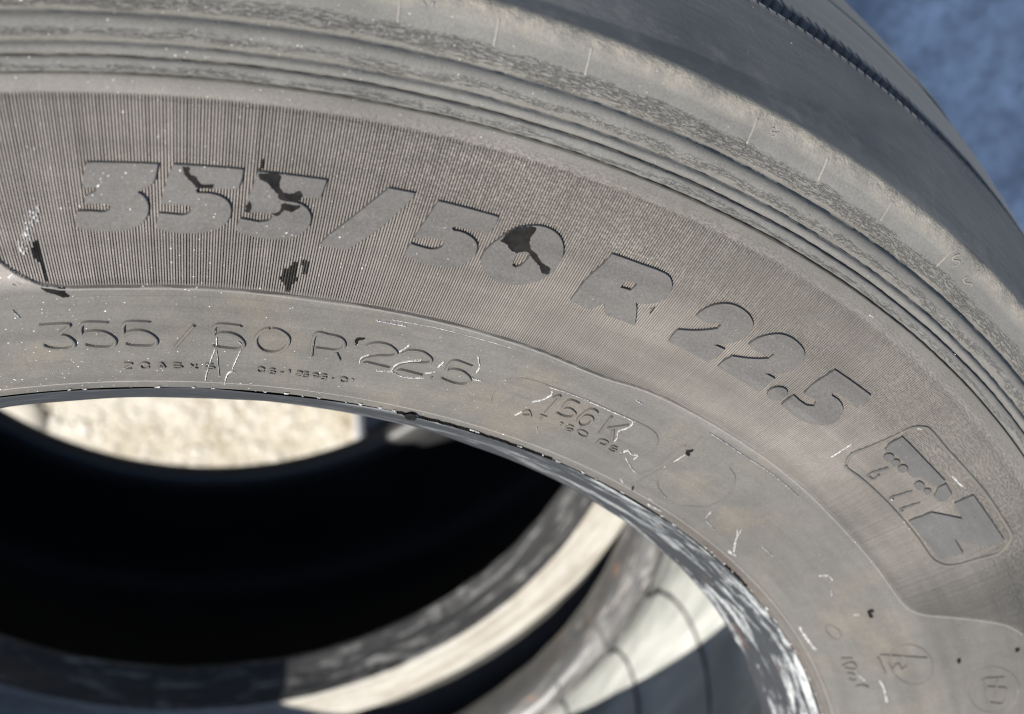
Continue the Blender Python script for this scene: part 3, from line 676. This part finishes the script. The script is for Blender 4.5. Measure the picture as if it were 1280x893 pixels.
# ------------------------------------------------------------------ things moulded on the lettered side
def plate(name, outer, holes, h, floor, mat, parent, wall=.00028, rough=0.0, soft=.00012):
    loops = [to_uw(outer)] + [to_uw(q) for q in holes]
    if rough:
        out = []
        for lp in loops:
            d = refine(np.vstack([lp, lp[:1]]), .0005)[:-1]
            d = d + nrg.normal(0, rough, d.shape)
            out.append(d)
        loops = out
    else:
        out = []
        for lp in loops:
            # round only the gentle bends, keep real corners sharp
            n = len(lp)
            q = []
            for i in range(n):
                a, b, c, d = lp[i - 1], lp[i], lp[(i + 1) % n], lp[(i + 2) % n]
                def turn(x, y, z):
                    e1, e2 = y - x, z - y
                    return abs(math.atan2(e1[0] * e2[1] - e1[1] * e2[0], e1 @ e2))
                q.append(b)
                ta, tb = turn(a, b, c), turn(b, c, d)
                k = max(1, int(np.linalg.norm(c - b) / .0009))
                m1 = (c - a) * .5 if ta < .75 else (c - b)
                m2 = (d - b) * .5 if tb < .75 else (c - b)
                L = np.linalg.norm(c - b)
                m1 = m1 / (np.linalg.norm(m1) + 1e-12) * L
                m2 = m2 / (np.linalg.norm(m2) + 1e-12) * L
                for t in np.arange(1, k) / k:
                    h00, h10 = 2 * t ** 3 - 3 * t * t + 1, t ** 3 - 2 * t * t + t
                    h01, h11 = -2 * t ** 3 + 3 * t * t, t ** 3 - t * t
                    q.append(h00 * b + h10 * m1 + h01 * c + h11 * m2)
            out.append(np.array(q))
        loops = out
    flat = np.concatenate(loops)
    tris = tessellate_polygon([[Vector((a, b, 0)) for a, b in lp] for lp in loops])
    bm = bmesh.new()
    vs = [bm.verts.new((a, b, 0)) for a, b in flat]
    for t in tris:
        try:
            bm.faces.new([vs[i] for i in t])
        except ValueError:
            pass
    lo, hi = flat[:, 1].min(), flat[:, 1].max()
    for z in np.arange(lo + .0025, hi, .0025):
        bmesh.ops.bisect_plane(bm, geom=bm.verts[:] + bm.edges[:] + bm.faces[:], plane_co=(0, z, 0), plane_no=(0, 1, 0), dist=1e-7)
    bmesh.ops.remove_doubles(bm, verts=bm.verts, dist=2e-6)
    bmesh.ops.recalc_face_normals(bm, faces=bm.faces)
    if bm.faces and sum(fc.normal.z for fc in bm.faces) < 0:
        bmesh.ops.reverse_faces(bm, faces=bm.faces)
    bm.verts.ensure_lookup_table()
    bm.verts.index_update()
    uw = np.array([v.co[:2] for v in bm.verts])
    bnd = {}
    for e in bm.edges:
        if len(e.link_faces) == 1:
            lf = e.link_loops[0] if hasattr(e, 'link_loops') else e.link_faces[0].loops[0]
            a, b = lf.vert.index, lf.link_loop_next.vert.index
            d = uw[b] - uw[a]
            nn = np.array([d[1], -d[0]]) / (np.linalg.norm(d) + 1e-12)
            for k in (a, b):
                bnd.setdefault(k, []).append(nn)
    norm = {k: np.mean(v, 0) / (np.linalg.norm(np.mean(v, 0)) + 1e-9) for k, v in bnd.items()}
    n0 = len(uw)
    ids = list(norm)
    pos = {k: i for i, k in enumerate(ids)}
    A = uw_map(uw, np.full(n0, h))
    rim = np.array([uw[k] + norm[k] * soft for k in ids])
    bot = np.array([uw[k] + norm[k] * wall for k in ids])
    B = uw_map(rim, np.full(len(ids), h - soft * .8))
    C = uw_map(bot, np.full(len(ids), floor))
    V = np.concatenate([A, B, C])
    F = [[v.index for v in fc.verts] for fc in bm.faces]
    for e in bm.edges:
        if len(e.link_faces) == 1:
            lf = e.link_loops[0]
            a, b = lf.vert.index, lf.link_loop_next.vert.index
            ra, rb = n0 + pos[a], n0 + pos[b]
            ca, cb = ra + len(ids), rb + len(ids)
            F.append([a, ra, rb, b])
            F.append([ra, ca, cb, rb])
    bm.free()
    me = bpy.data.meshes.new(name)
    me.from_pydata(V.tolist(), [], F)
    uvl = me.uv_layers.new(name='polar')
    alluw = np.concatenate([uw, rim, bot])
    li = np.empty(len(me.loops), np.int32)
    me.loops.foreach_get('vertex_index', li)
    uvl.data.foreach_set('uv', alluw[li].astype(np.float32).ravel())
    return link(name, me, mat, parent)

def ribbon_geo(pts, width, h, base, taper=True, ragged=0.0, step=.0006):
    q = refine(to_uw(pts), step)
    t = np.gradient(q, axis=0)
    t /= np.linalg.norm(t, axis=1, keepdims=True) + 1e-12
    nn = np.stack([-t[:, 1], t[:, 0]], 1)
    n = len(q)
    wv = np.full(n, width / 2)
    if ragged:
        wv = wv * np.clip(1 + nrg.normal(0, ragged, n), .05, 2.2)
        q = q + nn * nrg.normal(0, width * .22, n)[:, None]
    hh = np.full(n, h)
    if taper:
        wv[0] *= .6; wv[-1] *= .6
    prof = [(-1.0, 0), (-.62, 1), (0, 1.08), (.62, 1), (1.0, 0)]
    rows = [uw_map(q + nn * (wv * a)[:, None], base + (hh - base) * b) for a, b in prof]
    P = np.stack(rows, 1)
    if taper:
        mid0 = P[0, :, :].copy(); 
        P[0, 1:4] = uw_map(q[:1] + nn[:1] * 0, np.array([base])) * np.ones((3, 1)) if n else P[0, 1:4]
        P[-1, 1:4] = uw_map(q[-1:] + nn[-1:] * 0, np.array([base])) * np.ones((3, 1))
    F = []
    for i in range(n - 1):
        for k in range(4):
            F.append((i * 5 + k, i * 5 + k + 1, (i + 1) * 5 + k + 1, (i + 1) * 5 + k))
    return P.reshape(-1, 3), F

def ribbons(name, strokes, width, h, mat, parent, base=-.0010, ragged=0, smooth=False):
    V, F = [], []
    for s in strokes:
        P, f = ribbon_geo(s, width, h, base, ragged=ragged)
        k = len(V)
        V.extend(P.tolist())
        F.extend([tuple(i + k for i in q) for q in f])
    me = bpy.data.meshes.new(name)
    me.from_pydata(V, [], F)
    if smooth:
        me.polygons.foreach_set('use_smooth', [True] * len(F))
    return link(name, me, mat, parent)

LH = .00095
for n, o, hs in DATA['plates']:
    if n in '35/0R2.':
        plate('raised_letter', o, hs, LH, -.0030, mat_letter, tyre)
    elif n in 'TZI':
        plate('logo_plate', o, hs, .00085, -.0022, mat_logo, tyre)
    else:
        plate('logo_dot', o, hs, .00075, -.0012, mat_logo, tyre)
for n, ss in DATA['small']:
    ribbons('size_letter', ss, .00135, .00052, mat_side, tyre)
for n, ss in DATA['tiny']:
    ribbons('code_letter', ss, .00080, .00032 if ss[0][0][1] < 40000 else .0004, mat_side if ss[0][0][1] < 40000 else mat_line, tyre)
for k, p in DATA['lines']:
    if p[0][1] > 44150:
        p = [(p[0][0] + (p[1][0] - p[0][0]) * (p[0][1] - 44150) / (p[0][1] - p[1][1]), 44150), p[1]]
    if k == 'frame':
        logo = ribbons('logo_frame', [p], .0016, .00055, mat_side, tyre)
        for q in list(tyre.children):
            if q.name.startswith(('logo_plate', 'logo_dot')):
                q.parent = logo
    elif 4500 < p[0][0] < 6000 and 36500 < p[0][1] < 39500:
        ribbons('logo_stroke', [p], .0013, .00045, mat_logo, tyre)
    else:
        ribbons('mould_line', [p], .0008, .00004 if p[0][1] < 40000 else .00034, mat_line if p[0][1] > 40000 else mat_side, tyre, base=-.0004 if p[0][1] < 40000 else 0, smooth=True)
ribbons('mould_line', [[(a, 30430) for a in range(-500, 7800, 50)]], .0008, -.00030, mat_line, tyre, base=-.0008, smooth=True)  # paler ribbon: the highlight of the bead step is put into its colour
ribbons('field_border', [[(a, r - 35) for a, r in DATA['panel'][2:]]], .0007, .00016, mat_line, tyre, base=-.0004, smooth=True)  # ledge edge in paler rubber, its thin highlight painted in
def crest_stain(p):
    # tar sits on the rib crests only; the grooves between stay open
    poly = to_uw(p)
    V, F = [], []
    k0, k1 = int(poly[:, 0].min() / .38 / PITCH) - 1, int(poly[:, 0].max() / .38 / PITCH) + 2
    for k in range(k0, k1):
        for o0, o1, hh in ((.52, 1.01, .00005), (.04, .50, -.00075)):
            c = (k + (o0 + o1) / 2) * PITCH
            rr = np.arange(poly[:, 1].min(), poly[:, 1].max(), .0004)
            ins = inside_poly(np.full(rr.shape, c * .38), rr + nrg.normal(0, .0002, rr.shape), poly)
            for i in np.nonzero(ins)[0]:
                b = len(V)
                ph = np.array([(k + o0) * PITCH, (k + o1) * PITCH, (k + o1) * PITCH, (k + o0) * PITCH])
                r4 = np.array([rr[i], rr[i], rr[i] + .0004, rr[i] + .0004])
                V.extend(surf(ph, r4, np.full(4, hh)).tolist())
                F.append((b, b + 1, b + 2, b + 3))
    me = bpy.data.meshes.new('tar_stain')
    me.from_pydata(V, [], F)
    link('tar_stain', me, mat_tar, tyre)
for k, p in DATA['stains']:
    if k == 'rib':
        crest_stain(p)
        continue
    hh = {'letter': LH + .00006, 'rib': .00010, 'smooth': .00008, 'heel': .0003}[k]
    plate('tar_stain', p, [], hh, hh - .00012 if k != 'rib' else -.0007, mat_tar, tyre, wall=.0001, rough=.00010, soft=.00003)

def scuffs():
    V, F = [], []
    def add(pts, wd, h=.00016, rag=.45):
        P, f = ribbon_geo(pts, wd, h, -.0005, ragged=rag, step=.0004)
        k = len(V)
        V.extend(P.tolist())
        F.extend([tuple(i + k for i in q) for q in f])
    for wd, p in DATA['scratch'][:-3]:
        add(p, wd / 1000 * .62)
    # broken streaks rubbed across the rib crests at the left corner of the field
    for _ in range(70):
        t = rng.random()
        a = 145 + t * 105 + rng.gauss(0, 9)
        r = 36150 + t * 1300 + rng.gauss(0, 90)
        k = round(math.radians(a / 100) / PITCH)
        a = math.degrees((k + .745) * PITCH) * 100
        L = rng.uniform(40, 170)
        add([(a, r), (a + rng.uniform(-1, 1), r + L)], .00046, .00016, .25)
    for _ in range(60):
        # loose bits of grit along the chipped heel
        a = rng.uniform(0, 7200)
        add([(a, 30000 + abs(rng.gauss(0, 40))), (a + rng.uniform(6, 40), 30000 + abs(rng.gauss(0, 40)))], rng.uniform(.0002, .0004), -.0002, .6)
    me = bpy.data.meshes.new('scuff_marks')
    me.from_pydata(V, [], F)
    o = link('scuff_marks', me, mat_chalk, tyre)
    o['kind'] = 'stuff'
scuffs()
# the heel is torn open along a black line
ribbons('torn_heel', [[(a, 30010 + rng.gauss(0, 12)) for a in range(2150, 3300, 28)]], .00030, .00012, mat_tar, tyre, ragged=.3)
ribbons('torn_heel', [[(a, 30015 + rng.gauss(0, 12)) for a in range(5050, 5400, 28)]], .00040, .00012, mat_tar, tyre, ragged=.6)

# a dab of old yellow paint on the tread
def dab():
    V, F = [], []
    ang = np.linspace(0, 6.283, 22, endpoint=False)
    ring = [(0, 0)] + [(.010 * math.cos(a) * (1 + .3 * rng.random()), .016 * math.sin(a) * (1 + .3 * rng.random())) for a in ang]
    for du, dy in ring:
        ph = rad(46.6) + du / .465
        y = -.028 + dy
        r = np.interp(y, [-.062, -.0464, -.010, .04], [.4685, .4707, .4737, .473]) + .0006
        V.append((r * math.sin(ph), r * math.cos(ph), ZA - y))
    n = len(ring) - 1
    for i in range(n):
        F.append((0, 1 + i, 1 + (i + 1) % n))
    me = bpy.data.meshes.new('paint_dab')
    me.from_pydata(V, [], F)
    link('paint_dab', me, mat_yellow, tyre)
dab()

# ------------------------------------------------------------------ lower tyre
low = thing('truck_tyre', 'lower truck tyre seen through the hole of the lettered one, chalky white bead', 'tyre', (0, .047, 0), 'stacked truck tyres')
ZB = .146
lathe('tread', refine([(.4453, -.146), (.452, -.133), (.461, -.10), (.4640, -.05), (.4645, 0), (.464, .05), (.461, .10), (.452, .13), (.44, .142)], .006), ZB, 360, mat_tr, low)
lathe('sidewall', refine([(.3190, -.1570), (.322, -.1500), (.332, -.1490), (.350, -.1530), (.39, -.1550), (.42, -.1530), (.4453, -.146)], .003), ZB, 360, mat_plain, low)
lathe('bead_flange', refine([(.2868, -.1578), (.2880, -.1590), (.2920, -.1597), (.3000, -.1590), (.3080, -.1594), (.3160, -.1592), (.3182, -.1584), (.3190, -.1570)], .0012), ZB, 960, mat_flange, low, wob=.0003)
lathe('bead', refine([(.2868, -.1578), (.2862, -.1540), (.2848, -.1450), (.2825, -.1340), (.2800, -.1270), (.2790, -.1240), (.2800, -.1200), (.286, -.1170)], .0012), ZB, 960, mat_bead_b, low, wob=.0005)
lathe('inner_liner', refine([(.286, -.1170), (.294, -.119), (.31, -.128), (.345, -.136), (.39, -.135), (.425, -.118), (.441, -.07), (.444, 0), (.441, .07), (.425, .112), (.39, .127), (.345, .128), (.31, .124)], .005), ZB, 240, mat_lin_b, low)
lathe('bead', refine([(.31, .124), (.302, .1190), (.293, .1150), (.2855, .1170), (.2828, .1230), (.284, .1300), (.291, .1380), (.2985, .1415), (.31, .143)], .0016), ZB, 480, mat_bead('bottom_bead_rubber', (.05, .05, .05), (.25, .25, .24), .60), low)  # bottom bead: dark grey with sparse pale scuffs
lathe('lower_sidewall', refine([(.31, .143), (.35, .1455), (.39, .146), (.42, .145), (.44, .142)], .005), ZB, 240, mat_plain, low)
